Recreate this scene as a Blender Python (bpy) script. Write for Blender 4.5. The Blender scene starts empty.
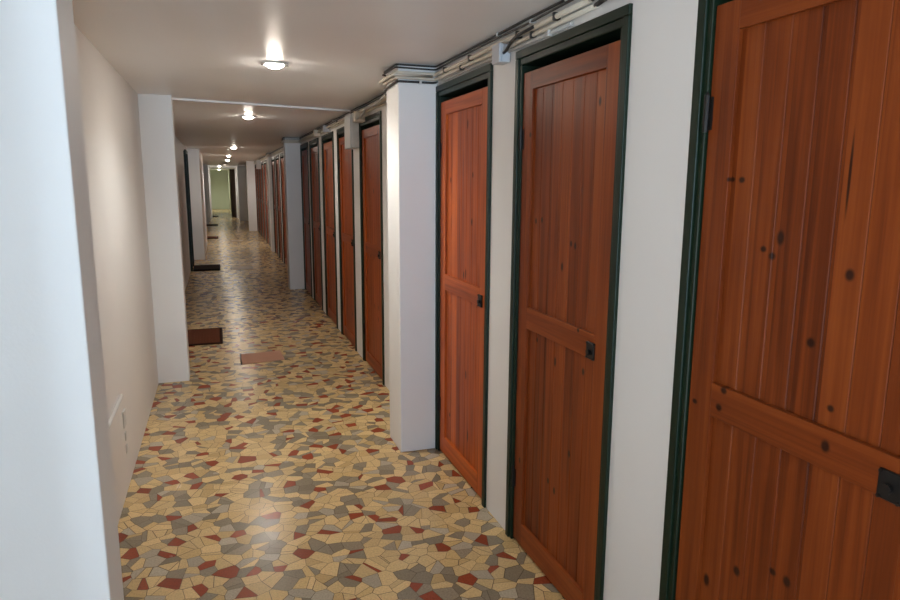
import bpy, bmesh, math, random
from mathutils import Vector, Matrix

scene = bpy.context.scene
COL = scene.collection
rng = random.Random(7)

# ------------------------------------------------------------------ dimensions (metres)
R_WALL = 1.117        # face of the right wall, where the doors sit
P_FACE = 0.903        # corridor face of the right pillars
L_WALL = -0.490       # face of the left recessed wall
L_FACE = -0.273       # corridor face of the left piers
H_CEIL = 2.098
Y_BACK = -9.0         # open end of the corridor, behind the camera
X_HALL = L_WALL - .15  # outer face of the left wall
Y_HALL = 1.53         # first left pier
Y_PART = 29.3         # partition with the opening to the lobby
Y_END = 39.0
X_BACK = R_WALL + 0.85
FR_TOP = 1.993        # top of the door frames
DOOR_W = 0.757

# ------------------------------------------------------------------ mesh helpers
def add_box(bm, x0, x1, y0, y1, z0, z1, bevel=0.0, seg=1):
    r = bmesh.ops.create_cube(bm, size=1.0)
    vs = r['verts']
    bmesh.ops.scale(bm, vec=(x1 - x0, y1 - y0, z1 - z0), verts=vs)
    bmesh.ops.translate(bm, vec=((x0 + x1) / 2, (y0 + y1) / 2, (z0 + z1) / 2), verts=vs)
    if bevel > 0:
        es = {e for v in vs for e in v.link_edges}
        bmesh.ops.bevel(bm, geom=list(es), offset=bevel, segments=seg, affect='EDGES', profile=0.5)

def add_cyl(bm, center, axis, r0, r1, depth, n=20):
    q = Vector((0, 0, 1)).rotation_difference(Vector(axis))
    m = Matrix.Translation(Vector(center)) @ q.to_matrix().to_4x4()
    bmesh.ops.create_cone(bm, cap_ends=True, segments=n, radius1=r0, radius2=r1, depth=depth, matrix=m)

def add_lathe(bm, prof, center=(0, 0, 0), n=32):
    """prof: (r, z) pairs, revolved about a vertical axis."""
    rings = []
    for r, z in prof:
        if r < 1e-6:
            rings.append([bm.verts.new((center[0], center[1], center[2] + z))])
        else:
            rings.append([bm.verts.new((center[0] + r * math.cos(2 * math.pi * k / n),
                                        center[1] + r * math.sin(2 * math.pi * k / n),
                                        center[2] + z)) for k in range(n)])
    for a, b in zip(rings, rings[1:]):
        for k in range(n):
            k2 = (k + 1) % n
            if len(a) == 1:
                bm.faces.new((a[0], b[k], b[k2]))
            elif len(b) == 1:
                bm.faces.new((a[k], a[k2], b[0]))
            else:
                bm.faces.new((a[k], a[k2], b[k2], b[k]))
    bmesh.ops.recalc_face_normals(bm, faces=bm.faces)

def smooth_path(pts, step=0.05, rnd=0.02):
    """resample a polyline with rounded corners."""
    P = [Vector(p) for p in pts]
    out = [P[0]]
    for i in range(1, len(P) - 1):
        a, b, c = P[i - 1], P[i], P[i + 1]
        d1 = (a - b); d2 = (c - b)
        t = min(rnd, d1.length * .45, d2.length * .45)
        s, e = b + d1.normalized() * t, b + d2.normalized() * t
        for k in range(5):
            u = k / 4
            out.append((1 - u) ** 2 * s + 2 * u * (1 - u) * b + u * u * e)
    out.append(P[-1])
    return out

def add_tube(bm, pts, r, n=8):
    P = [Vector(p) for p in pts]
    rings = []
    for i, p in enumerate(P):
        t = (P[min(i + 1, len(P) - 1)] - P[max(i - 1, 0)]).normalized()
        up = Vector((0, 0, 1)) if abs(t.z) < .9 else Vector((1, 0, 0))
        u = t.cross(up).normalized(); v = u.cross(t)
        rings.append([bm.verts.new(p + r * (math.cos(2 * math.pi * k / n) * u + math.sin(2 * math.pi * k / n) * v)) for k in range(n)])
    for a, b in zip(rings, rings[1:]):
        for k in range(n):
            f = bm.faces.new((a[k], a[(k + 1) % n], b[(k + 1) % n], b[k])); f.smooth = True
    bm.faces.new(rings[0]); bm.faces.new(rings[-1])
    bmesh.ops.recalc_face_normals(bm, faces=bm.faces)

def obj(name, bm, mat, parent=None, smooth=False):
    me = bpy.data.meshes.new(name)
    bm.to_mesh(me); bm.free()
    if smooth:
        for p in me.polygons:
            p.use_smooth = True
    for m in (mat if isinstance(mat, (list, tuple)) else [mat]):
        me.materials.append(m)
    o = bpy.data.objects.new(name, me)
    COL.objects.link(o)
    if parent is not None:
        o.parent = parent
    return o

def empty(name, loc=(0, 0, 0), rotz=0.0):
    o = bpy.data.objects.new(name, None)
    o.empty_display_size = .1
    COL.objects.link(o)
    o.location = loc; o.rotation_euler = (0, 0, rotz)
    return o

def tag(o, label, cat, group=None, kind=None):
    o['label'] = label; o['category'] = cat
    if group: o['group'] = group
    if kind: o['kind'] = kind
    return o

def copy_tree(o, parent=None):
    c = o.copy(); COL.objects.link(c)
    if parent is not None:
        c.parent = parent
    for ch in list(o.children):
        copy_tree(ch, c)
    return c

def BM(): return bmesh.new()

# ------------------------------------------------------------------ materials
def new_mat(name):
    m = bpy.data.materials.new(name); m.use_nodes = True
    nt = m.node_tree; nt.nodes.clear()
    out = nt.nodes.new('ShaderNodeOutputMaterial')
    b = nt.nodes.new('ShaderNodeBsdfPrincipled')
    nt.links.new(b.outputs[0], out.inputs[0])
    return m, nt, b

def nd(nt, t, **kw):
    n = nt.nodes.new(t)
    for k, v in kw.items():
        setattr(n, k, v)
    return n

def math_node(nt, op, a, b=None, c=None, clamp=False):
    n = nd(nt, 'ShaderNodeMath', operation=op, use_clamp=clamp)
    for i, x in enumerate((a, b, c)):
        if x is None: continue
        if isinstance(x, (int, float)): n.inputs[i].default_value = x
        else: nt.links.new(x, n.inputs[i])
    return n.outputs[0]

def mix_col(nt, fac, a, b, blend='MIX'):
    n = nd(nt, 'ShaderNodeMix', data_type='RGBA', blend_type=blend)
    for i, x in ((0, fac), (6, a), (7, b)):
        if isinstance(x, (int, float)): n.inputs[i].default_value = x
        elif isinstance(x, tuple): n.inputs[i].default_value = (*x, 1) if len(x) == 3 else x
        else: nt.links.new(x, n.inputs[i])
    return n.outputs[2]

def simple(name, col, rough=.5, metal=0.0, var=.06, scale=30, bump=0.0, spec=.5):
    m, nt, b = new_mat(name)
    tc = nd(nt, 'ShaderNodeTexCoord')
    n = nd(nt, 'ShaderNodeTexNoise'); n.inputs['Scale'].default_value = scale; n.inputs['Detail'].default_value = 4
    nt.links.new(tc.outputs['Object'], n.inputs['Vector'])
    c2 = tuple(max(0, c * (1 - 2 * var)) for c in col)
    nt.links.new(mix_col(nt, n.outputs['Fac'], col, c2), b.inputs['Base Color'])
    b.inputs['Roughness'].default_value = rough; b.inputs['Metallic'].default_value = metal
    b.inputs['Specular IOR Level'].default_value = spec
    if bump:
        bp = nd(nt, 'ShaderNodeBump'); bp.inputs['Strength'].default_value = bump; bp.inputs['Distance'].default_value = .003
        nt.links.new(n.outputs['Fac'], bp.inputs['Height']); nt.links.new(bp.outputs[0], b.inputs['Normal'])
    return m

def paint(name, col, rough=.55):
    """painted plaster: faint roller texture and a few faint scuffs"""
    m, nt, b = new_mat(name)
    tc = nd(nt, 'ShaderNodeTexCoord')
    n1 = nd(nt, 'ShaderNodeTexNoise'); n1.inputs['Scale'].default_value = 2.2; n1.inputs['Detail'].default_value = 5
    n2 = nd(nt, 'ShaderNodeTexNoise'); n2.inputs['Scale'].default_value = 140; n2.inputs['Detail'].default_value = 3
    nt.links.new(tc.outputs['Object'], n1.inputs['Vector']); nt.links.new(tc.outputs['Object'], n2.inputs['Vector'])
    nt.links.new(mix_col(nt, n1.outputs['Fac'], col, tuple(c * .93 for c in col)), b.inputs['Base Color'])
    b.inputs['Roughness'].default_value = rough; b.inputs['Specular IOR Level'].default_value = .3
    bp = nd(nt, 'ShaderNodeBump'); bp.inputs['Strength'].default_value = .12; bp.inputs['Distance'].default_value = .002
    nt.links.new(n2.outputs['Fac'], bp.inputs['Height']); nt.links.new(bp.outputs[0], b.inputs['Normal'])
    return m

M_WALL = paint('white_wall_paint', (.80, .79, .775))
M_CEIL = paint('white_ceiling_paint', (.92, .92, .92), .40)
M_GREEN_WALL = paint('pale_green_wall_paint', (.50, .53, .41))
M_FRAME = simple('dark_green_gloss_paint', (.0055, .0180, .0082), .42, var=.15, scale=12, spec=.3)
M_CREAM = simple('cream_plastic', (.62, .56, .46), .45)
M_GREYTUBE = simple('grey_plastic', (.42, .40, .37), .5)
M_BLACK = simple('black_rubber', (.012, .011, .011), .45)
M_BOX = simple('white_box_plastic', (.66, .66, .64), .45)
M_BOXGREY = simple('light_grey_plastic', (.47, .50, .54), .45)
M_IRON = simple('black_iron', (.012, .010, .009), .45, .4, bump=.2)
M_STEEL = simple('steel', (.35, .34, .33), .3, 1.0)
M_RING = simple('white_metal_ring', (.72, .70, .66), .3)
M_MAT = simple('reddish_brown_coir', (.165, .055, .028), .95, var=.25, scale=160, bump=.6, spec=.1)
M_MATB = simple('dark_brown_border', (.035, .014, .009), .9, var=.2, scale=160, bump=.6, spec=.1)
M_MATDARK = simple('dark_brown_coir', (.035, .022, .017), .95, var=.25, scale=160, bump=.6, spec=.1)
M_MATDARK_B = simple('near_black_border', (.013, .010, .009), .9, var=.2, scale=160, bump=.6, spec=.1)
M_COVER = simple('terracotta_plate', (.50, .245, .150), .55, var=.14, scale=9)
M_COVER2 = simple('sandy_plate', (.33, .24, .15), .5, var=.14, scale=9)
M_COVER_EDGE = simple('dark_plate_edge', (.05, .03, .02), .7)

def wood(name, knots=None, seed=0.0, across=False, tone=1.0):
    m, nt, b = new_mat(name)
    tc = nd(nt, 'ShaderNodeTexCoord'); oi = nd(nt, 'ShaderNodeObjectInfo')
    sep = nd(nt, 'ShaderNodeSeparateXYZ'); nt.links.new(tc.outputs['Object'], sep.inputs[0])
    off = math_node(nt, 'ADD', math_node(nt, 'MULTIPLY', oi.outputs['Random'], 37.0), seed)
    GY, GZ = ('Z', 'Y') if across else ('Y', 'Z')      # grain runs along GZ
    # board number -> its own tone
    bi = math_node(nt, 'FLOOR', math_node(nt, 'DIVIDE', math_node(nt, 'ADD', sep.outputs[GY], 4.9955), (.5 if across else .0707)))
    wn = nd(nt, 'ShaderNodeTexWhiteNoise', noise_dimensions='2D')
    cmb0 = nd(nt, 'ShaderNodeCombineXYZ'); nt.links.new(bi, cmb0.inputs[0]); nt.links.new(off, cmb0.inputs[1])
    nt.links.new(cmb0.outputs[0], wn.inputs['Vector'])
    # long grain
    def grain(sy, sz, det, shift):
        c = nd(nt, 'ShaderNodeCombineXYZ')
        nt.links.new(math_node(nt, 'MULTIPLY', sep.outputs[GY], sy), c.inputs[0])
        nt.links.new(math_node(nt, 'ADD', math_node(nt, 'MULTIPLY', sep.outputs[GZ], sz), math_node(nt, 'MULTIPLY', wn.outputs['Value'], shift)), c.inputs[1])
        nt.links.new(off, c.inputs[2])
        n = nd(nt, 'ShaderNodeTexNoise'); n.inputs['Scale'].default_value = 1; n.inputs['Detail'].default_value = det
        n.inputs['Distortion'].default_value = .6
        nt.links.new(c.outputs[0], n.inputs['Vector'])
        return n.outputs['Fac']
    g1 = grain(42, 1.3, 3, 9.0)
    g2 = grain(190, 3.0, 2, 5.0)
    g3 = grain(7, 1.6, 2, 3.0)
    t = math_node(nt, 'ADD', math_node(nt, 'MULTIPLY', g1, .55), math_node(nt, 'MULTIPLY', g2, .16))
    t = math_node(nt, 'ADD', t, math_node(nt, 'MULTIPLY', wn.outputs['Value'], .22))
    t = math_node(nt, 'ADD', t, math_node(nt, 'MULTIPLY', g3, .30))
    ramp = nd(nt, 'ShaderNodeValToRGB')
    cr = ramp.color_ramp
    cr.elements[0].position = .36; cr.elements[0].color = (.062, .0100, .0026, 1)
    cr.elements[1].position = .92; cr.elements[1].color = (.330, .084, .0170, 1)
    e = cr.elements.new(.62); e.color = (.195, .0415, .0080, 1)
    nt.links.new(t, ramp.inputs['Fac'])
    col = ramp.outputs['Color']
    col = mix_col(nt, 1.0, col, (tone * 1.06, tone, tone * .92), 'MULTIPLY')
    # knots
    mask = None
    if knots:
        for (ky, kz, ry, rz) in knots:
            dy = math_node(nt, 'DIVIDE', math_node(nt, 'SUBTRACT', sep.outputs['Y'], ky), ry)
            dz = math_node(nt, 'DIVIDE', math_node(nt, 'SUBTRACT', sep.outputs['Z'], kz), rz)
            d = math_node(nt, 'SQRT', math_node(nt, 'ADD', math_node(nt, 'MULTIPLY', dy, dy), math_node(nt, 'MULTIPLY', dz, dz)))
            mr = nd(nt, 'ShaderNodeMapRange', interpolation_type='SMOOTHSTEP')
            mr.inputs['From Min'].default_value = 2.1; mr.inputs['From Max'].default_value = .75
            nt.links.new(d, mr.inputs['Value'])
            mask = mr.outputs[0] if mask is None else math_node(nt, 'MAXIMUM', mask, mr.outputs[0])
    else:
        c = nd(nt, 'ShaderNodeCombineXYZ')
        nt.links.new(math_node(nt, 'MULTIPLY', sep.outputs['Y'], 9.0), c.inputs[0])
        nt.links.new(math_node(nt, 'ADD', math_node(nt, 'MULTIPLY', sep.outputs['Z'], 5.0), off), c.inputs[1])
        v = nd(nt, 'ShaderNodeTexVoronoi', voronoi_dimensions='2D'); v.inputs['Scale'].default_value = 1
        nt.links.new(c.outputs[0], v.inputs['Vector'])
        s2 = nd(nt, 'ShaderNodeSeparateXYZ'); nt.links.new(v.outputs['Color'], s2.inputs[0])
        mr = nd(nt, 'ShaderNodeMapRange', interpolation_type='SMOOTHSTEP')
        mr.inputs['From Min'].default_value = .15; mr.inputs['From Max'].default_value = .05
        nt.links.new(v.outputs['Distance'], mr.inputs['Value'])
        mask = math_node(nt, 'MULTIPLY', mr.outputs[0], math_node(nt, 'GREATER_THAN', s2.outputs[0], .78))
    col = mix_col(nt, math_node(nt, 'MULTIPLY', mask, .9), col, (.012, .004, .003))
    nt.links.new(col, b.inputs['Base Color'])
    b.inputs['Roughness'].default_value = .40
    b.inputs['Specular IOR Level'].default_value = .18
    bp = nd(nt, 'ShaderNodeBump'); bp.inputs['Strength'].default_value = .18; bp.inputs['Distance'].default_value = .002
    nt.links.new(g2, bp.inputs['Height']); nt.links.new(bp.outputs[0], b.inputs['Normal'])
    return m

def emit(name, col, s):
    m = bpy.data.materials.new(name); m.use_nodes = True
    nt = m.node_tree; nt.nodes.clear()
    o = nt.nodes.new('ShaderNodeOutputMaterial'); e = nt.nodes.new('ShaderNodeEmission')
    e.inputs[0].default_value = (*col, 1); e.inputs[1].default_value = s
    nt.links.new(e.outputs[0], o.inputs[0])
    return m

# ------------------------------------------------------------------ floor: crazy paving of broken tiles
def clip_poly(poly, nx, ny, c):
    out = []
    n = len(poly)
    for i in range(n):
        a = poly[i]; b = poly[(i + 1) % n]
        da = nx * a[0] + ny * a[1] - c; db = nx * b[0] + ny * b[1] - c
        if da <= 0: out.append(a)
        if (da < 0 < db) or (db < 0 < da):
            t = da / (da - db)
            out.append((a[0] + t * (b[0] - a[0]), a[1] + t * (b[1] - a[1])))
    return out

def area(p):
    return .5 * abs(sum(p[i][0] * p[(i + 1) % len(p)][1] - p[(i + 1) % len(p)][0] * p[i][1] for i in range(len(p))))

def inset(poly, g):
    """inset a convex polygon by clipping against its own edges moved inward."""
    s = sum(poly[i][0] * poly[(i + 1) % len(poly)][1] - poly[(i + 1) % len(poly)][0] * poly[i][1] for i in range(len(poly)))
    if s < 0: poly = poly[::-1]
    res = list(poly)
    n = len(poly)
    for i in range(n):
        a = poly[i]; b = poly[(i + 1) % n]
        dx, dy = b[0] - a[0], b[1] - a[1]
        l = math.hypot(dx, dy)
        if l < 1e-6: continue
        nx, ny = dy / l, -dx / l
        res = clip_poly(res, nx, ny, nx * a[0] + ny * a[1] - g)
        if len(res) < 3: return None
    return res

def make_floor():
    x0, x1, y0, y1 = L_WALL - .02, R_WALL + .02, Y_BACK, Y_END
    cell = .063
    nx = int((x1 - x0) / cell) + 1; ny = int((y1 - y0) / cell) + 1
    sites = {}
    fr = random.Random(3)
    for i in range(-2, nx + 2):
        for j in range(-2, ny + 2):
            sites[i, j] = (x0 + (i + fr.uniform(.0, 1)) * cell, y0 + (j + fr.uniform(.0, 1)) * cell)
    me_v, me_f, cols = [], [], []
    pal = [((.67, .475, .230), 46), ((.60, .415, .185), 16), ((.285, .232, .158), 19), ((.245, .195, .128), 7), ((.45, .38, .275), 9), ((.285, .058, .023), 16)]
    reds = {}
    tot = sum(w for _, w in pal)
    def pick():
        r = fr.uniform(0, tot)
        for c, w in pal:
            r -= w
            if r <= 0: return c
        return pal[0][0]
    def emit_poly(p):
        q = inset(p, .0007 + .0013 * fr.random() ** 3)
        if not q or area(q) < .00025: return
        c = pick(); k = fr.uniform(.86, 1.10)
        mx = sum(a[0] for a in q) / len(q); my = sum(a[1] for a in q) / len(q)
        gx, gy = int(mx / .08), int(my / .08)
        if c is pal[-1][0]:     # red pieces are scattered singly
            near = [r for a in (-1, 0, 1) for b in (-1, 0, 1) for r in reds.get((gx + a, gy + b), ())]
            if any(math.hypot(mx - r[0], my - r[1]) < .085 for r in near) and fr.random() < .85:
                c = pal[0][0]
            else:
                reds.setdefault((gx, gy), []).append((mx, my))
        b0 = len(me_v)
        me_v.extend((a[0], a[1], 0.0) for a in q)
        me_f.append(tuple(range(b0, b0 + len(q))))
        cols.append((c[0] * k, c[1] * k, c[2] * k, 1))
    for i in range(0, nx):
        for j in range(0, ny):
            s = sites[i, j]
            poly = [(s[0] - .2, s[1] - .2), (s[0] + .2, s[1] - .2), (s[0] + .2, s[1] + .2), (s[0] - .2, s[1] + .2)]
            for a in range(-2, 3):
                for b in range(-2, 3):
                    if (a or b) and len(poly) >= 3:
                        t = sites.get((i + a, j + b))
                        if t is None: continue
                        ex, ey = t[0] - s[0], t[1] - s[1]
                        poly = clip_poly(poly, ex, ey, (t[0] ** 2 + t[1] ** 2 - s[0] ** 2 - s[1] ** 2) / 2)
            for (ex, ey, c) in ((1, 0, x1), (-1, 0, -x0), (0, 1, y1), (0, -1, -y0)):
                if len(poly) >= 3: poly = clip_poly(poly, ex, ey, c)
            if len(poly) < 3: continue
            ar = area(poly)
            if ar > .0034 and fr.random() < .55:
                cx = sum(p[0] for p in poly) / len(poly); cy = sum(p[1] for p in poly) / len(poly)
                th = fr.uniform(0, math.pi); ux, uy = math.cos(th), math.sin(th)
                o = fr.uniform(-.014, .014)
                A = clip_poly(poly, ux, uy, ux * cx + uy * cy + o)
                B = clip_poly(poly, -ux, -uy, -(ux * cx + uy * cy + o))
                for q in (A, B):
                    if len(q) >= 3: emit_poly(q)
            else:
                emit_poly(poly)
    # the mortar bed under the pieces, and the plain slab of the closets behind the doors
    me_v_hall = len(me_v)
    me_v.extend([(X_HALL, y0, -.0005), (x0, y0, -.0005), (x0, Y_HALL + .1, -.0005), (X_HALL, Y_HALL + .1, -.0005)])
    me_f.append(tuple(range(me_v_hall, me_v_hall + 4))); cols.append((.40, .30, .165, 1))
    b0 = len(me_v)
    me_v.extend([(x0, y0, -.0012), (X_BACK, y0, -.0012), (X_BACK, y1, -.0012), (x0, y1, -.0012)])
    me_f.append((b0, b0 + 1, b0 + 2, b0 + 3)); cols.append((.125, .095, .058, 1))
    me = bpy.data.meshes.new('floor'); me.from_pydata(me_v, [], me_f)
    at = me.color_attributes.new('piece_colour', 'FLOAT_COLOR', 'CORNER')
    for p, c in zip(me.polygons, cols):
        for li in p.loop_indices:
            at.data[li].color = c
    m, nt, b = new_mat('crazy_paving')
    ca = nd(nt, 'ShaderNodeVertexColor', layer_name='piece_colour')
    tc = nd(nt, 'ShaderNodeTexCoord')
    n = nd(nt, 'ShaderNodeTexNoise'); n.inputs['Scale'].default_value = 130; n.inputs['Detail'].default_value = 5; n.inputs['Roughness'].default_value = .7
    nt.links.new(tc.outputs['Object'], n.inputs['Vector'])
    mr = nd(nt, 'ShaderNodeMapRange'); mr.inputs['From Min'].default_value = .3; mr.inputs['From Max'].default_value = .7
    mr.inputs['To Min'].default_value = .74; mr.inputs['To Max'].default_value = 1.18
    nt.links.new(n.outputs['Fac'], mr.inputs['Value'])
    nt.links.new(mix_col(nt, 1.0, ca.outputs['Color'], mr.outputs[0], 'MULTIPLY'), b.inputs['Base Color'])
    n2 = nd(nt, 'ShaderNodeTexNoise'); n2.inputs['Scale'].default_value = 9
    nt.links.new(tc.outputs['Object'], n2.inputs['Vector'])
    mr2 = nd(nt, 'ShaderNodeMapRange'); mr2.inputs['To Min'].default_value = .20; mr2.inputs['To Max'].default_value = .30
    nt.links.new(n2.outputs['Fac'], mr2.inputs['Value']); nt.links.new(mr2.outputs[0], b.inputs['Roughness'])
    b.inputs['Specular IOR Level'].default_value = .36
    bp = nd(nt, 'ShaderNodeBump'); bp.inputs['Strength'].default_value = .05; bp.inputs['Distance'].default_value = .002
    nt.links.new(n.outputs['Fac'], bp.inputs['Height']); nt.links.new(bp.outputs[0], b.inputs['Normal'])
    me.materials.append(m)
    o = bpy.data.objects.new('floor', me); COL.objects.link(o)
    tag(o, 'crazy paving floor of cream, grey and brick red broken tiles along the corridor', 'floor', kind='structure')
    bm = BM(); add_box(bm, L_WALL - .15, X_BACK + .1, Y_BACK, Y_END, -.12, -.004)
    s = obj('floor_slab', bm, simple('concrete_slab', (.2, .19, .17), .9)); tag(s, 'concrete slab under the broken tile floor', 'floor', kind='structure')

make_floor()

# ------------------------------------------------------------------ shell
def struct(name, boxes, mat, label, cat, bevel=0.0):
    bm = BM()
    for bx in boxes:
        add_box(bm, *bx, bevel=bevel, seg=2)
    return tag(obj(name, bm, mat), label, cat, kind='structure')

struct('ceiling', [(L_WALL - .15, X_BACK + .1, Y_BACK, Y_END, H_CEIL, H_CEIL + .12)], M_CEIL,
       'low white painted ceiling over the corridor', 'ceiling')
struct('wall_left', [(L_WALL - .15, L_WALL, Y_HALL + .17, 12.0, 0, H_CEIL), (L_WALL - .15, L_WALL, 12.0 + DOOR_W, Y_END, 0, H_CEIL),
                     (L_WALL - .15, L_WALL, 12.0, 12.0 + DOOR_W, FR_TOP, H_CEIL)], M_WALL,
       'recessed white wall on the left behind the piers', 'wall')
struct('wall_rear', [(L_WALL - .25, L_WALL - .15, 11.5, 13.5, 0, H_CEIL)], M_WALL, 'plain wall closing the space behind the door on the left', 'wall')

struct('wall_near', [(L_WALL - .15, L_WALL, Y_BACK, -1.0, 0, H_CEIL), (L_WALL - .15, L_WALL, .35, Y_HALL + .18, 0, H_CEIL)], M_WALL,  # gap between the two boxes is an added doorway for daylight
       'white left wall beside and behind the viewer, with an unseen side doorway added to let in daylight', 'wall')
# doors along the right wall: centre of each opening
DOORS_NEAR = [1.026, 2.0715, 3.075]
DOORS_MID = [5.10, 6.165, 7.165, 8.20, 9.15]
DOORS_FAR = [11.27, 12.30, 13.32, 14.33]
DOORS_LAST = [15.75, 16.78, 17.80, 18.83, 19.85, 20.88]
ALL = DOORS_NEAR + DOORS_MID + DOORS_FAR + DOORS_LAST
boxes = []
prev = Y_BACK
for c in ALL:
    boxes.append((R_WALL, R_WALL + .13, prev, c - DOOR_W / 2, 0, H_CEIL))
    boxes.append((R_WALL, R_WALL + .13, c - DOOR_W / 2, c + DOOR_W / 2, FR_TOP, H_CEIL))
    prev = c + DOOR_W / 2
boxes.append((R_WALL, R_WALL + .13, prev, Y_PART, 0, H_CEIL))
struct('wall_right', boxes, M_WALL, 'white wall on the right holding the row of pine doors', 'wall')
struct('wall_back', [(X_BACK, X_BACK + .1, Y_BACK, Y_PART + .2, 0, H_CEIL), (R_WALL + .13, X_BACK, Y_BACK, Y_BACK + .1, 0, H_CEIL),
                     (R_WALL + .13, X_BACK, Y_PART, Y_PART + .1, 0, H_CEIL)], M_WALL,
       'dark rear wall of the closets behind the pine doors', 'wall')

# right pillars
struct('pillar_1', [(P_FACE, R_WALL + .001, 3.445, 3.70, 0, H_CEIL)], M_WALL, 'square white pillar just beyond the third pine door, cables wrapped round its top', 'pillar', .006)
struct('pillar_2', [(P_FACE, R_WALL + .001, 9.53, 9.79, 0, H_CEIL)], M_WALL, 'second square white pillar along the right wall, in shade', 'pillar', .006)
struct('pillar_3', [(1.062, R_WALL + .001, 14.83, 15.30, 0, H_CEIL)], M_WALL, 'shallow white pilaster far down the right wall between dark doors', 'pillar', .004)
struct('pillar_4', [(P_FACE - .03, R_WALL + .001, 21.42, 21.68, 0, H_CEIL)], M_WALL, 'farthest shaded white pillar on the right before the lobby opening', 'pillar', .006)
# left piers
struct('pillar_5', [(L_WALL - .001, L_FACE, 1.53, 1.705, 0, H_CEIL)], M_WALL, 'white pier filling the left edge of the picture', 'pillar', .004)
struct('pillar_6', [(L_WALL - .001, L_FACE, 5.28, 5.46, 0, H_CEIL)], M_WALL, 'second white pier on the left, in front of the brown doormat', 'pillar', .004)
struct('pillar_7', [(L_WALL - .001, L_FACE - .015, 13.72, 17.2, 0, H_CEIL)], M_WALL, 'third white pier on the left, beyond the dark framed door', 'pillar', .004)
struct('pillar_8', [(L_WALL - .001, L_FACE - .055, 25.2, 25.5, 0, H_CEIL)], M_WALL, 'farthest pier on the left before the lobby opening', 'pillar', .004)

# partition with an opening at the far end, and the green lobby behind
OX0, OX1 = -.285, .775
struct('wall_partition', [(L_WALL, OX0, Y_PART - 2.1, Y_PART + .12, 0, H_CEIL), (OX1, R_WALL + .14, Y_PART - 2.1, Y_PART + .12, 0, H_CEIL)],
       M_WALL, 'white partition round the opening at the far end of the corridor', 'wall')
bm = BM()
add_box(bm, OX0, OX0 + .05, Y_PART - .02, Y_PART + .14, 0, 2.045)
add_box(bm, OX1 - .05, OX1, Y_PART - .02, Y_PART + .14, 0, 2.045)
add_box(bm, OX0, OX1, Y_PART - .02, Y_PART + .14, 2.045, H_CEIL)
tag(obj('trim_1', bm, M_WALL), 'pale frame round the opening to the green lobby', 'door frame', kind='structure')
struct('wall_end', [(L_WALL, R_WALL + .2, Y_END - .1, Y_END, 0, H_CEIL)], M_GREEN_WALL, 'pale green wall closing the far end of the corridor', 'wall')
struct('wall_lobby', [(.60, R_WALL + .2, 35.8, Y_END - .1, 0, H_CEIL)], M_GREEN_WALL, 'pale green return wall at the right of the far lobby', 'wall')
struct('wall_lobby_right', [(R_WALL, R_WALL + .15, Y_PART + .12, 35.8, 0, H_CEIL)], M_GREEN_WALL, 'green side wall of the far lobby', 'wall')
# thin bead across the ceiling at the slab joint
bm = BM()
v = [(-.285, 5.44), (R_WALL, 5.80)]
d = Vector((v[1][0] - v[0][0], v[1][1] - v[0][1], 0)).normalized(); nrm = Vector((-d.y, d.x, 0)) * .016
q = [Vector((*v[0], 0)) - nrm, Vector((*v[1], 0)) - nrm, Vector((*v[1], 0)) + nrm, Vector((*v[0], 0)) + nrm]
lo = [bm.verts.new((p.x, p.y, H_CEIL - .014)) for p in q]; hi = [bm.verts.new((p.x, p.y, H_CEIL + .002)) for p in q]
bm.faces.new(lo); bm.faces.new(hi)
for k in range(4): bm.faces.new((lo[k], lo[(k + 1) % 4], hi[(k + 1) % 4], hi[k]))
bmesh.ops.recalc_face_normals(bm, faces=bm.faces)
tag(obj('trim_2', bm, M_WALL), 'thin white joint strip across the ceiling at the second left pier', 'trim', kind='structure')

# ------------------------------------------------------------------ doors
LEAF_B, LEAF_T = .012, 1.908
LY0, LY1 = -.328, .328            # leaf edges (lock side, hinge side)
ST = .078                          # stile and rail width
RAILS = [(LEAF_B, .110), (.938, 1.022), (1.842, LEAF_T)]
LX = .003                          # leaf face, slightly behind the wall face

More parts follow.
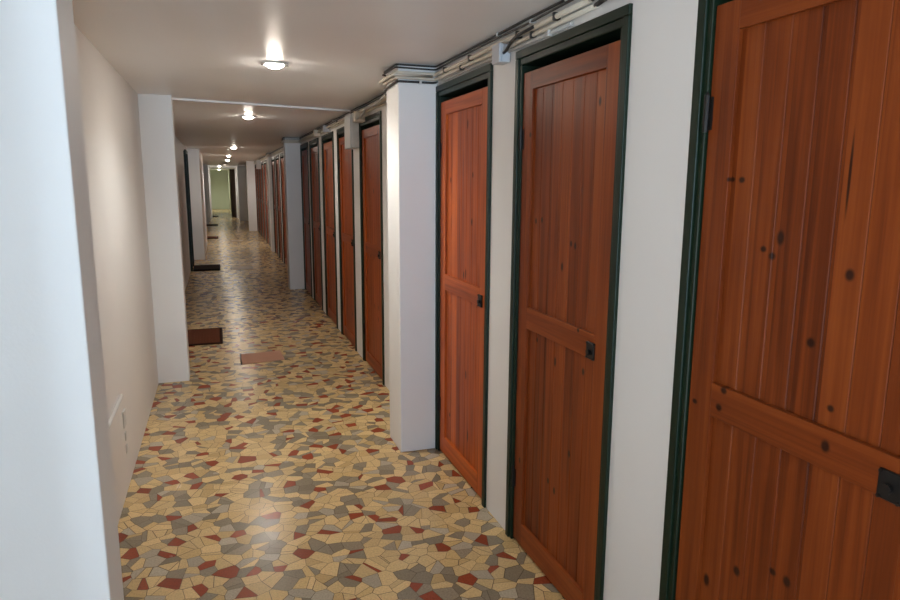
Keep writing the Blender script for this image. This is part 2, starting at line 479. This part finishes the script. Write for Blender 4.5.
def door_proto(name, wmat, rmat, lock=.074):
    root = empty(name)
    h = DOOR_W / 2
    bm = BM()   # frame: an outer architrave and a stepped inner rebate
    for s in (-1, 1):
        y0, y1 = sorted((s * h, s * (h - .030)))
        add_box(bm, -.012, .10, y0, y1, 0, FR_TOP - .0305, .003, 2)
        y0, y1 = sorted((s * (h - .029), s * (h - .048)))
        add_box(bm, -.005, .10, y0, y1, 0, FR_TOP - .0545, .002, 1)
    add_box(bm, -.012, .10, -h, h, FR_TOP - .030, FR_TOP, .003, 2)
    add_box(bm, -.005, .10, -h + .029, h - .029, FR_TOP - .054, FR_TOP - .029, .003, 1)
    obj('door_frame', bm, M_FRAME, root)
    # leaf: tongue and groove boards, behind stiles and rails
    bm = BM()
    n = 7; y0 = LY0 + ST - .006; w = (LY1 - ST + .006 - y0) / n
    for k in range(n):
        add_box(bm, LX + .011, LX + .030, y0 + k * w + .0006, y0 + (k + 1) * w - .0006, LEAF_B + .01, LEAF_T - .01, .0016, 1)
    add_box(bm, LX + .022, LX + .034, LY0 + .01, LY1 - .01, LEAF_B + .01, LEAF_T - .01)
    leaf = obj('door_leaf', bm, wmat, root)
    for a, b in ((LY0, LY0 + ST), (LY1 - ST, LY1)):
        bm = BM(); add_box(bm, LX, LX + .036, a, b, LEAF_B, LEAF_T, .0014, 2)
        obj('stile', bm, wmat, leaf)
    for a, b in RAILS:
        bm = BM(); add_box(bm, LX - .0004, LX + .035, LY0 + ST - .001, LY1 - ST + .001, a, b, .0016, 2)
        obj('rail', bm, rmat, leaf)
    # lock plate with a small turn knob
    bm = BM()
    ky, kz = LY0 + lock, .966
    add_box(bm, LX - .006, LX + .001, ky - .024, ky + .024, kz - .028, kz + .028, .002, 1)
    for a in (-1, 1):
        for b in (-1, 1):
            add_cyl(bm, (LX - .0065, ky + a * .019, kz + b * .024), (1, 0, 0), .004, .004, .003, 10)
    add_cyl(bm, (LX - .010, ky, kz - .004), (1, 0, 0), .010, .008, .010, 16)
    p = obj('lock_plate', bm, M_IRON, leaf); p['label'] = 'small black iron lock plate with knob'
    for z in (1.665, .285):
        bm = BM()
        add_cyl(bm, (LX - .007, LY1 + .003, z), (0, 0, 1), .0065, .0065, .085, 12)
        add_cyl(bm, (LX - .007, LY1 + .003, z + .046), (0, 0, 1), .0065, .002, .008, 12)
        add_box(bm, LX - .003, LX + .001, LY1 - .012, LY1 + .003, z - .038, z + .038)
        p = obj('hinge', bm, M_IRON, leaf)
    return root

def place(root, y, x=R_WALL, rz=0.0):
    root.location = (x, y, 0); root.rotation_euler = (0, 0, rz)
    return root

KNOTS = {0: [(0.246, 1.511, 0.0051, 0.0037), (0.217, 1.51, 0.0062, 0.0046), (0.091, 1.388, 0.0068, 0.0104), (0.136, 1.36, 0.0057, 0.0045), (0.11, 1.347, 0.0066, 0.0053), (-0.083, 1.331, 0.0068, 0.0078), (-0.011, 1.182, 0.0068, 0.0067), (-0.08, 0.987, 0.0068, 0.0083), (0.221, 0.969, 0.0068, 0.0061), (0.209, 1.015, 0.0068, 0.006), (0.132, 0.587, 0.0068, 0.0081), (-0.012, 0.647, 0.0068, 0.0083), (0.028, 0.647, 0.0065, 0.0056), (0.307, 0.957, 0.0058, 0.0043), (0.229, 0.505, 0.0068, 0.0109), (-0.073, 1.062, 0.0054, 0.0049), (0.326, 1.651, 0.0068, 0.0116), (-0.06, 1.518, 0.0022, 0.05)],
         1: [(0.214, 1.359, 0.0052, 0.0077), (0.165, 1.366, 0.0052, 0.0076), (-0.058, 1.297, 0.0052, 0.007), (-0.086, 1.292, 0.0052, 0.0083), (-0.0, 1.211, 0.0052, 0.0101), (-0.205, 1.75, 0.0052, 0.0099), (0.027, 0.86, 0.0052, 0.0121), (-0.099, 0.556, 0.0052, 0.009), (0.282, 0.377, 0.0052, 0.0088), (0.051, 0.388, 0.0052, 0.0081), (0.001, 0.37, 0.0052, 0.0096), (-0.171, 0.877, 0.0052, 0.0084), (0.26, 1.678, 0.0052, 0.0061), (0.177, 0.908, 0.0052, 0.0064), (-0.147, 1.016, 0.0052, 0.0056)],
         2: [(-0.044, 1.772, 0.0052, 0.0151), (0.197, 1.513, 0.0052, 0.0103), (-0.117, 1.536, 0.0052, 0.0095), (-0.036, 1.06, 0.0052, 0.0183), (-0.111, 1.317, 0.0052, 0.0116), (-0.008, 1.051, 0.0052, 0.0123), (-0.051, 0.552, 0.0052, 0.017), (-0.088, 0.244, 0.0052, 0.0217), (0.191, 0.259, 0.0052, 0.0093)]}
door_no = 0
TONES = [.80, 1.02, 1.85]        # each near door's own wood tone; the third's also has varnish sheen baked in
near_labels = ['nearest pine door at the right edge of the picture, cut off by the frame',
               'second pine door from the right, tall and whole, with large knots',
               'third pine door from the right, just before the cable wrapped pillar']
GD = 'knotty pine closet doors in dark green frames along the right wall'
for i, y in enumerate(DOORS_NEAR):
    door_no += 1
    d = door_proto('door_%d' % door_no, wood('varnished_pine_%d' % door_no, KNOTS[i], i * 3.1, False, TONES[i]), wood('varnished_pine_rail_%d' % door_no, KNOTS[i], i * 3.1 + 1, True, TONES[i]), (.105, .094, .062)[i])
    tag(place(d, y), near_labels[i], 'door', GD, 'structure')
M_PINE = wood('varnished_pine', None, 0, False, 1.35); M_RAIL = wood('varnished_pine_rail', None, 1.3, True, 1.35)
base = None
ordw = ['first', 'second', 'third', 'fourth', 'fifth', 'sixth']
segs = [(DOORS_MID, 'pine door beyond the cable wrapped pillar'), (DOORS_FAR, 'pine door beyond the second right pillar'), (DOORS_LAST, 'far pine door beyond the shallow pilaster')]
for ys, tail in segs:
    for k, y in enumerate(ys):
        door_no += 1
        if base is None:
            d = base = door_proto('door_%d' % door_no, M_PINE, M_RAIL)
        else:
            d = copy_tree(base); d.name = 'door_%d' % door_no
        tag(place(d, y), '%s %s' % (ordw[k], tail), 'door', GD, 'structure')
door_no += 1
d = copy_tree(base); d.name = 'door_%d' % door_no
tag(place(d, 12.0 + DOOR_W / 2, L_WALL, math.pi), 'dark framed door in the left wall, beside the dark doormat', 'door', None, 'structure')
if 'group' in d: del d['group']
bm = BM()
for s in (-1, 1):
    y0, y1 = sorted((s * (DOOR_W / 2 + .02), s * (DOOR_W / 2 - .03)))
    add_box(bm, -.038, -.012, y0, y1, 0, FR_TOP + .02, .004)
add_box(bm, -.038, -.012, -DOOR_W / 2 + .03, DOOR_W / 2 - .03, FR_TOP - .03, FR_TOP + .02, .004)
obj('architrave', bm, M_FRAME, d)
# the lobby door standing open beyond the far opening
door_no += 1
root = empty('door_%d' % door_no, (OX1 - .03, Y_PART + .16, 0), math.radians(-13))
bm = BM(); add_box(bm, -.035, 0, 0, .76, .01, 2.0, .003, 1)
M_BROWN = simple('dark_brown_wood', (.055, .030, .018), .5, var=.2)
lf = obj('door_leaf', bm, M_BROWN, root)
bm = BM(); add_cyl(bm, (-.06, .70, 1.0), (1, 0, 0), .008, .008, .05); add_box(bm, -.092, -.078, .60, .71, .993, 1.007, .003)
obj('handle', bm, M_STEEL, lf)
root.rotation_euler = (0, 0, math.radians(13))
tag(root, 'dark brown door standing open at the far lobby opening', 'door', None, 'structure')

# ------------------------------------------------------------------ downlights
LAMPS = [(.312, 3.67), (.308, 6.66), (.32, 12.78), (.30, 16.85), (.33, 20.5), (.31, 25.7), (.14, 28.4), (.15, 36.6)]
M_LENS = emit('warm_lamp_lens', (1.0, .91, .79), 300.0)
lamp_labels = ['nearest glowing ceiling downlight, above the broken tile floor',
               'second glowing downlight, just beyond the ceiling joint strip',
               'third glowing downlight along the corridor ceiling',
               'fourth glowing downlight along the corridor ceiling',
               'fifth glowing downlight along the corridor ceiling',
               'barely glowing downlight on the ceiling, last before the far opening',
               'glowing downlight in the pale lined opening at the end of the corridor',
               'small glowing lamp on the ceiling of the green lobby']
lamp0 = None
def make_lamp():
    root = empty('downlight')
    bm = BM()
    add_lathe(bm, [(.046, -.0005), (.066, -.0005), (.070, -.004), (.066, -.009), (.052, -.012), (.046, -.009), (.044, -.003), (.046, -.0005)], n=40)
    obj('trim_ring', bm, M_RING, root, True)
    bm = BM()
    add_lathe(bm, [(.046, -.004), (.042, -.014), (.031, -.022), (.017, -.027), (0, -.029)], n=32)
    obj('lens', bm, M_LENS, root, True)
    for s in (-1, 1):
        bm = BM()
        add_tube(bm, [(s * .058, -.012, -.011), (s * .068, 0, -.013), (s * .058, .012, -.011)], .0018, 6)
        obj('spring_clip', bm, M_STEEL, root)
    return root
for k, (x, y) in enumerate(LAMPS):
    o = make_lamp() if lamp0 is None else copy_tree(lamp0)
    if lamp0 is None: lamp0 = o
    o.location = (x, y, H_CEIL)
    if k == 5:      # this one barely glows
        dim = next(c for c in o.children if c.name.startswith('lens'))
        dim.data = dim.data.copy(); dim.data.materials[0] = emit('dim_lamp_lens', (1.0, .86, .68), 3.0)
    tag(o, lamp_labels[k], 'ceiling light', 'recessed downlights along the corridor ceiling')
LAMP_W = [38, 10, 6, 50, 20, 0, 18, 95]
for k, (x, y) in enumerate(LAMPS):
    if not LAMP_W[k]: continue
    l = bpy.data.lights.new('lamp_light', 'SPOT')
    l.energy = LAMP_W[k]; l.color = (.965, .965, .925) if k < 7 else (.95, 1.0, .85)
    l.spot_size = math.radians(150); l.spot_blend = .6; l.shadow_soft_size = .035
    lo = bpy.data.objects.new('lamp_light', l); COL.objects.link(lo)
    lo.location = (x, y, H_CEIL - .035)

# ------------------------------------------------------------------ cables along the top of the right wall
PILS = [(3.445, 3.70, P_FACE), (9.53, 9.79, P_FACE), (14.83, 15.30, 1.062)]
def cable_path(y0, y1, z, off, seed, wob=.003, pts_extra=None):
    r = random.Random(seed)
    pts = []
    y = y0
    P = [p for p in PILS if y0 < p[0] and p[1] < y1]
    stops = []
    def along(a, b, x):
        n = max(1, int((b - a) / .35))
        for k in range(n + 1):
            t = a + (b - a) * k / n
            edge = k in (0, n)
            pts.append((x - abs(r.uniform(0, wob)), t, z + (0 if edge else r.uniform(-wob, wob))))
    cur = y0
    for a, b, px in P:
        along(cur, a - off, R_WALL - off)
        zz = z + r.uniform(-.003, .003)
        pts.append((px - off, a - off, zz)); pts.append((px - off, b + off, zz))
        cur = b + off
    along(cur, y1, R_WALL - off)
    return smooth_path(pts, rnd=.02)

def cable(y0, y1, z, off, r, mat, label, seed, name='cable', group=None, clips=(), wob=.003):
    bm = BM(); add_tube(bm, cable_path(y0, y1, z, off, seed, wob), r, 8)
    o = tag(obj(name, bm, mat), label, 'cable', group)
    for cy in clips:
        bm = BM()
        add_box(bm, R_WALL - off - r - .004, R_WALL + .001, cy - .006, cy + .006, z - r - .003, z + r + .003, .002)
        dark = mat is M_CREAM
        c = obj('clip', bm, M_BLACK if dark else M_BOX, o); c['label'] = 'small dark cable clip' if dark else 'small white cable clip'
    return o
GC = 'cables along the top of the right wall'
cable(-8.8, 21.3, 2.089, .012, .0048, M_BLACK, 'topmost black cable running along the right wall under the ceiling', 1, 'cable', GC, (2.05, 2.62, 6.7, 8.7))
cable(-8.8, 21.3, 2.072, .018, .0044, M_BLACK, 'lower of the two black cables close under the ceiling', 2, 'cable', GC, (2.30,), .004)
cable(1.90, 21.3, 2.050, .013, .0100, M_CREAM, 'thick cream cable tube below the black cables on the right wall', 3, 'cable', GC, (2.12, 2.42, 2.93, 3.28, 6.45))
cable(1.86, 21.3, 2.026, .011, .0085, M_CREAM, 'lower cream cable tube just above the green door frames', 4, 'cable', GC, (2.30, 3.05, 4.4))
cable(2.02, 3.34, 2.007, .009, .0070, M_GREYTUBE, 'short grey tube lying on top of the nearest green door frames', 5, 'cable', GC, (2.17,), .001)
cable(3.41, 21.3, 2.036, .034, .0070, M_CREAM, 'cream cable bulging over the others round the pillar top', 6, 'cable', GC, (), .008)
# black cable that dips round the first pillar
bm = BM(); o_ = .010
add_tube(bm, smooth_path([(R_WALL - .03, 3.36, 2.004), (R_WALL - .02, 3.445 - o_, 2.008), (P_FACE + .10, 3.445 - o_, 2.008), (P_FACE - o_, 3.445 - o_, 2.008),
                          (P_FACE - o_, 3.70 + o_, 1.995), (R_WALL - .03, 3.70 + o_, 2.00), (R_WALL - .012, 3.78, 2.012)], rnd=.025), .0058, 8)
o = tag(obj('cable', bm, M_BLACK), 'black cable wrapped lowest round the top of the nearest right pillar', 'cable', GC)
for cx in (P_FACE + .115,):
    bm = BM(); add_box(bm, cx - .006, cx + .006, 3.445 - .019, 3.4455, 1.998, 2.018, .002)
    c = obj('clip', bm, M_BOX, o); c['label'] = 'small white cable clip'
# black wires coming out of the tube ends near the camera
for k, (z, off, r) in enumerate(((2.052, .014, .0075), (2.040, .024, .0065), (2.028, .012, .0075))):
    bm = BM()
    add_tube(bm, smooth_path([(R_WALL - .013 - .012 * (k == 1), 1.89 - .01 * k, (2.050, 2.050, 2.026)[k]), (R_WALL - off - .006, 1.80, z + .006), (R_WALL - off, 1.62, z - .004), (R_WALL - off, 1.2, z), (R_WALL - off, .5, z), (R_WALL - off, -8.8, z)], rnd=.05), r, 8)
    tag(obj('wire', bm, M_BLACK), 'black wire emerging from the cream tube ends above the nearest doors', 'cable', 'black wires at the tube ends')
# loose cables hanging over the wall beyond the first pillar
for k, (lab, mt, zz) in enumerate((('cream cable sagging in a loop just beyond the nearest right pillar', M_CREAM, 2.00), ('grey cable sagging below the cream loop beyond the pillar', M_GREYTUBE, 1.985))):
    bm = BM()
    add_tube(bm, smooth_path([(R_WALL - .052 - .022 * k, 4.30, 2.050), (R_WALL - .052 - .022 * k, 4.62, zz + .03), (R_WALL - .052 - .022 * k, 4.80 + .1 * k, zz + .04), (R_WALL - .054 - .022 * k, 5.02, 2.015 - .03 * k), (R_WALL - .05 - .02 * k, 5.215, 2.000 - .02 * k)], rnd=.12), .008, 8)
    tag(obj('cable', bm, mt), lab, 'cable', GC)

# ------------------------------------------------------------------ boxes on the wall
def jbox(name, x0, x1, y0, y1, z0, z1, mat, label, cat, lidmat=None, bev=.005):
    root = empty(name, ((x1), (y0 + y1) / 2, z0))
    ox, oy, oz = root.location
    bm = BM(); add_box(bm, x0 + .012 - ox, x1 - ox, y0 - oy, y1 - oy, 0, z1 - z0, bev, 2)
    obj('box_body', bm, mat, root)
    bm = BM(); add_box(bm, x0 - ox, x0 + .0125 - ox, y0 - .002 - oy, y1 + .002 - oy, -.002, z1 - z0 + .002, bev, 2)
    obj('box_lid', bm, lidmat or mat, root)
    return tag(root, label, cat)
jbox('junction_box', R_WALL - .052, R_WALL, 2.515, 2.590, 1.966, 2.036, M_BOXGREY, 'small pale grey junction box between the second and third pine doors', 'junction box')
bm = BM()
add_tube(bm, smooth_path([(R_WALL - .032, 2.515, 2.000), (R_WALL - .034, 2.490, 2.002), (R_WALL - .030, 2.45, 2.030), (R_WALL - .026, 2.40, 2.043), (R_WALL - .024, 2.27, 2.047)], rnd=.05), .0062, 8)
tag(obj('cable', bm, M_BLACK), 'short black cable curling out of the pale grey junction box', 'cable', GC)
jbox('fuse_box', R_WALL - .085, R_WALL, 5.47, 5.72, 1.772, 2.040, M_BOX, 'tall white box high on the wall past the first door beyond the pillar', 'fuse box', bev=.008)
jbox('junction_box', R_WALL - .085, R_WALL, 5.22, 5.31, 1.955, 2.035, M_CREAM, 'cream junction box beside the tall white box, over a door frame', 'junction box', bev=.02)
jbox('junction_box', R_WALL - .07, R_WALL, 6.96, 7.04 , 1.998, 2.06, M_BOXGREY, 'bluish grey junction box above the doors beyond the tall white box', 'junction box')
jbox('junction_box', R_WALL - .07, R_WALL, 7.64, 7.76, 1.998, 2.065, M_CREAM, 'cream junction box above the doors, beyond the bluish grey one', 'junction box')
jbox('fuse_box', R_WALL - .12, R_WALL, 18.24, 18.42, 1.82, 2.05, M_BOX, 'far white box high on the wall beyond the shallow pilaster', 'fuse box', bev=.01)

# ------------------------------------------------------------------ low pipe and socket on the left wall
bm = BM()
add_tube(bm, [(L_WALL + .010, y, .492) for y in (1.71, 2.4, 3.0, 3.39)], .010, 10)
tag(obj('conduit', bm, M_BOX), 'white horizontal conduit low on the left wall behind the nearest pier', 'pipe')
root = empty('wall_socket', (L_WALL, 3.47, .31))
bm = BM(); add_box(bm, 0, .007, -.035, .035, 0, .085, .003, 2); obj('socket_plate', bm, M_BOX, root)
bm = BM()
add_cyl(bm, (.008, 0, .043), (1, 0, 0), .019, .019, .003, 20)
obj('socket_face', bm, M_BOX, root)
tag(root, 'white socket plate low on the left wall below the conduit end', 'socket')
for k, z in enumerate((.262, .196)):
    bm = BM(); add_box(bm, 0, .007, -.014, .014, -.022, .022, .003, 2)
    o = obj('pipe_clip', bm, M_BOX); o.location = (L_WALL, 3.47, z)
    tag(o, ('white clip on the left wall just below the socket', 'lowest white clip on the left wall, near the floor')[k], 'clip', 'clips below the socket')

# ------------------------------------------------------------------ mats and plates on the floor
def mat_thing(name, x0, x1, y0, y1, mfield, mborder, label, th=.012, rz=0.0):
    root = empty(name, ((x0 + x1) / 2, (y0 + y1) / 2, 0), rz)
    w, l = (x1 - x0) / 2, (y1 - y0) / 2
    bm = BM()
    b = .028
    add_box(bm, -w, w, -l, -l + b, 0, th, .003); add_box(bm, -w, w, l - b, l, 0, th, .003)
    add_box(bm, -w, -w + b, -l + b, l - b, 0, th, .003); add_box(bm, w - b, w, -l + b, l - b, 0, th, .003)
    obj('border', bm, mborder, root)
    bm = BM()
    n = 14
    for k in range(n):   # ribbed pile
        a = -w + b + (2 * w - 2 * b) * k / n
        add_box(bm, a, a + (2 * w - 2 * b) / n - .002, -l + b, l - b, 0, th + .002, .003)
    add_box(bm, -w + b, w - b, -l + b, l - b, 0, th - .002)
    obj('pile', bm, mfield, root)
    return tag(root, label, 'doormat', 'doormats along the left wall')
mat_thing('doormat', -.475, -.020, 6.45, 7.14, M_MAT, M_MATB, 'reddish brown doormat behind the second left pier', .012)
mat_thing('doormat', -.45, -.015, 11.98, 12.66, M_MATDARK, M_MATDARK_B, 'dark doormat beside the door in the left wall', .024)
mat_thing('doormat', -.47, -.03, 18.75, 19.35, M_MAT, M_MATB, 'small reddish doormat on the left beyond the third left pier', .02)
mat_thing('doormat', -.47, -.03, 24.3, 24.95, M_MATDARK, M_MATDARK_B, 'dark doormat in front of the farthest left pier', .02)
mat_thing('doormat', -.47, .0, 30.3, 30.95, M_MATDARK, M_MATDARK_B, 'tiny dark doormat on the floor of the green lobby', .02)

def plate(corners, mat, label, th=.006):
    cx = sum(c[0] for c in corners) / 4; cy = sum(c[1] for c in corners) / 4
    root = empty('access_cover', (cx, cy, 0))
    bm = BM()
    lo = [bm.verts.new((x - cx, y - cy, 0)) for x, y in corners]; hi = [bm.verts.new((x - cx, y - cy, th)) for x, y in corners]
    bm.faces.new(lo[::-1]); bm.faces.new(hi)
    for k in range(4): bm.faces.new((lo[k], lo[(k + 1) % 4], hi[(k + 1) % 4], hi[k]))
    bmesh.ops.bevel(bm, geom=list(bm.edges), offset=.0018, segments=1, affect='EDGES')
    obj('cover_plate', bm, mat, root)
    bm = BM()
    a, b = Vector((*corners[0], 0)), Vector((*corners[3], 0))
    c = Vector((cx, cy, 0))
    add_tube(bm, [(a - c) + Vector((0, 0, .006)), (a + b) / 2 - c + Vector((-.004, 0, .006)), (b - c) + Vector((0, 0, .006))], .0065, 8)
    obj('edge_strip', bm, M_COVER_EDGE, root)
    return tag(root, label, 'floor cover', 'square covers lying along the corridor floor')
plate([(.120, 5.64), (.474, 5.684), (.464, 6.01), (.121, 5.974)], M_COVER, 'flat terracotta coloured square cover in the middle of the floor')
plate([(.16, 12.02), (.53, 11.98), (.54, 12.40), (.17, 12.42)], M_COVER2, 'sandy square cover on the floor level with the dark doormat')
plate([(.27, 17.75), (.56, 17.72), (.57, 18.1), (.28, 18.1)], M_COVER2, 'farthest small square cover on the floor past the third left pier')

# ------------------------------------------------------------------ daylight from the open end behind the camera
w = bpy.data.worlds.new('World'); scene.world = w; w.use_nodes = True
bg = w.node_tree.nodes['Background']
wt = w.node_tree
tc = wt.nodes.new('ShaderNodeTexCoord'); sp = wt.nodes.new('ShaderNodeSeparateXYZ'); wt.links.new(tc.outputs['Generated'], sp.inputs[0])
side = math_node(wt, 'MULTIPLY', math_node(wt, 'ABSOLUTE', sp.outputs['X']), 1.0)
mr = wt.nodes.new('ShaderNodeMapRange'); mr.inputs['From Min'].default_value = .11; mr.inputs['From Max'].default_value = .20
wt.links.new(side, mr.inputs['Value'])
sky = mix_col(wt, mr.outputs[0], (.37, .52, .68), (.042, .045, .048))
gr = wt.nodes.new('ShaderNodeMapRange'); gr.inputs['From Min'].default_value = .01; gr.inputs['From Max'].default_value = -.03
wt.links.new(sp.outputs['Z'], gr.inputs['Value'])
ground = mix_col(wt, mr.outputs[0], (1.10, 1.47, 1.84), (.190, .208, .222))
wt.links.new(mix_col(wt, gr.outputs[0], sky, ground), bg.inputs[0]); bg.inputs[1].default_value = 28.0
def portal(w_, x, y, rz):
    pl = bpy.data.lights.new('daylight_portal', 'AREA'); pl.shape = 'RECTANGLE'
    pl.size = w_; pl.size_y = H_CEIL
    pl.cycles.is_portal = True
    po = bpy.data.objects.new('daylight_portal', pl); COL.objects.link(po)
    po.location = (x, y, H_CEIL / 2); po.rotation_euler = (math.radians(90), 0, rz)
portal(R_WALL - L_WALL, (L_WALL + R_WALL) / 2, Y_BACK - .02, 0)              # open rear end
portal(1.35, X_HALL - .02, -.325, math.radians(-90))     # unseen side doorway, added to brighten the near right wall

# ------------------------------------------------------------------ camera
f_px, pitch, yaw, roll = 667.3, .17410, .33271, .0058964
cam = bpy.data.cameras.new('camera'); cam.sensor_width = 36; cam.lens = f_px / 900 * 36
cam.clip_start = .02
co = bpy.data.objects.new('camera', cam); COL.objects.link(co)
F = Vector((math.sin(yaw) * math.cos(pitch), math.cos(yaw) * math.cos(pitch), -math.sin(pitch)))
Rv = Vector((math.cos(yaw), -math.sin(yaw), 0)); U = Rv.cross(F)
c, s = math.cos(roll), math.sin(roll)
r2 = c * Rv + s * U; u2 = -s * Rv + c * U
M = Matrix((r2, u2, -F)).transposed().to_4x4(); M.translation = Vector((0, 0, 1.5))
co.matrix_world = M
scene.camera = co

# ------------------------------------------------------------------ colour management
vs = scene.view_settings
vs.view_transform = 'Standard'; vs.look = 'None'; vs.gamma = 1.0; vs.use_curve_mapping = False
vs.exposure = 0.10
scene.cycles.max_bounces = 16; scene.cycles.diffuse_bounces = 10; scene.cycles.glossy_bounces = 4
scene.cycles.sample_clamp_indirect = 6.0
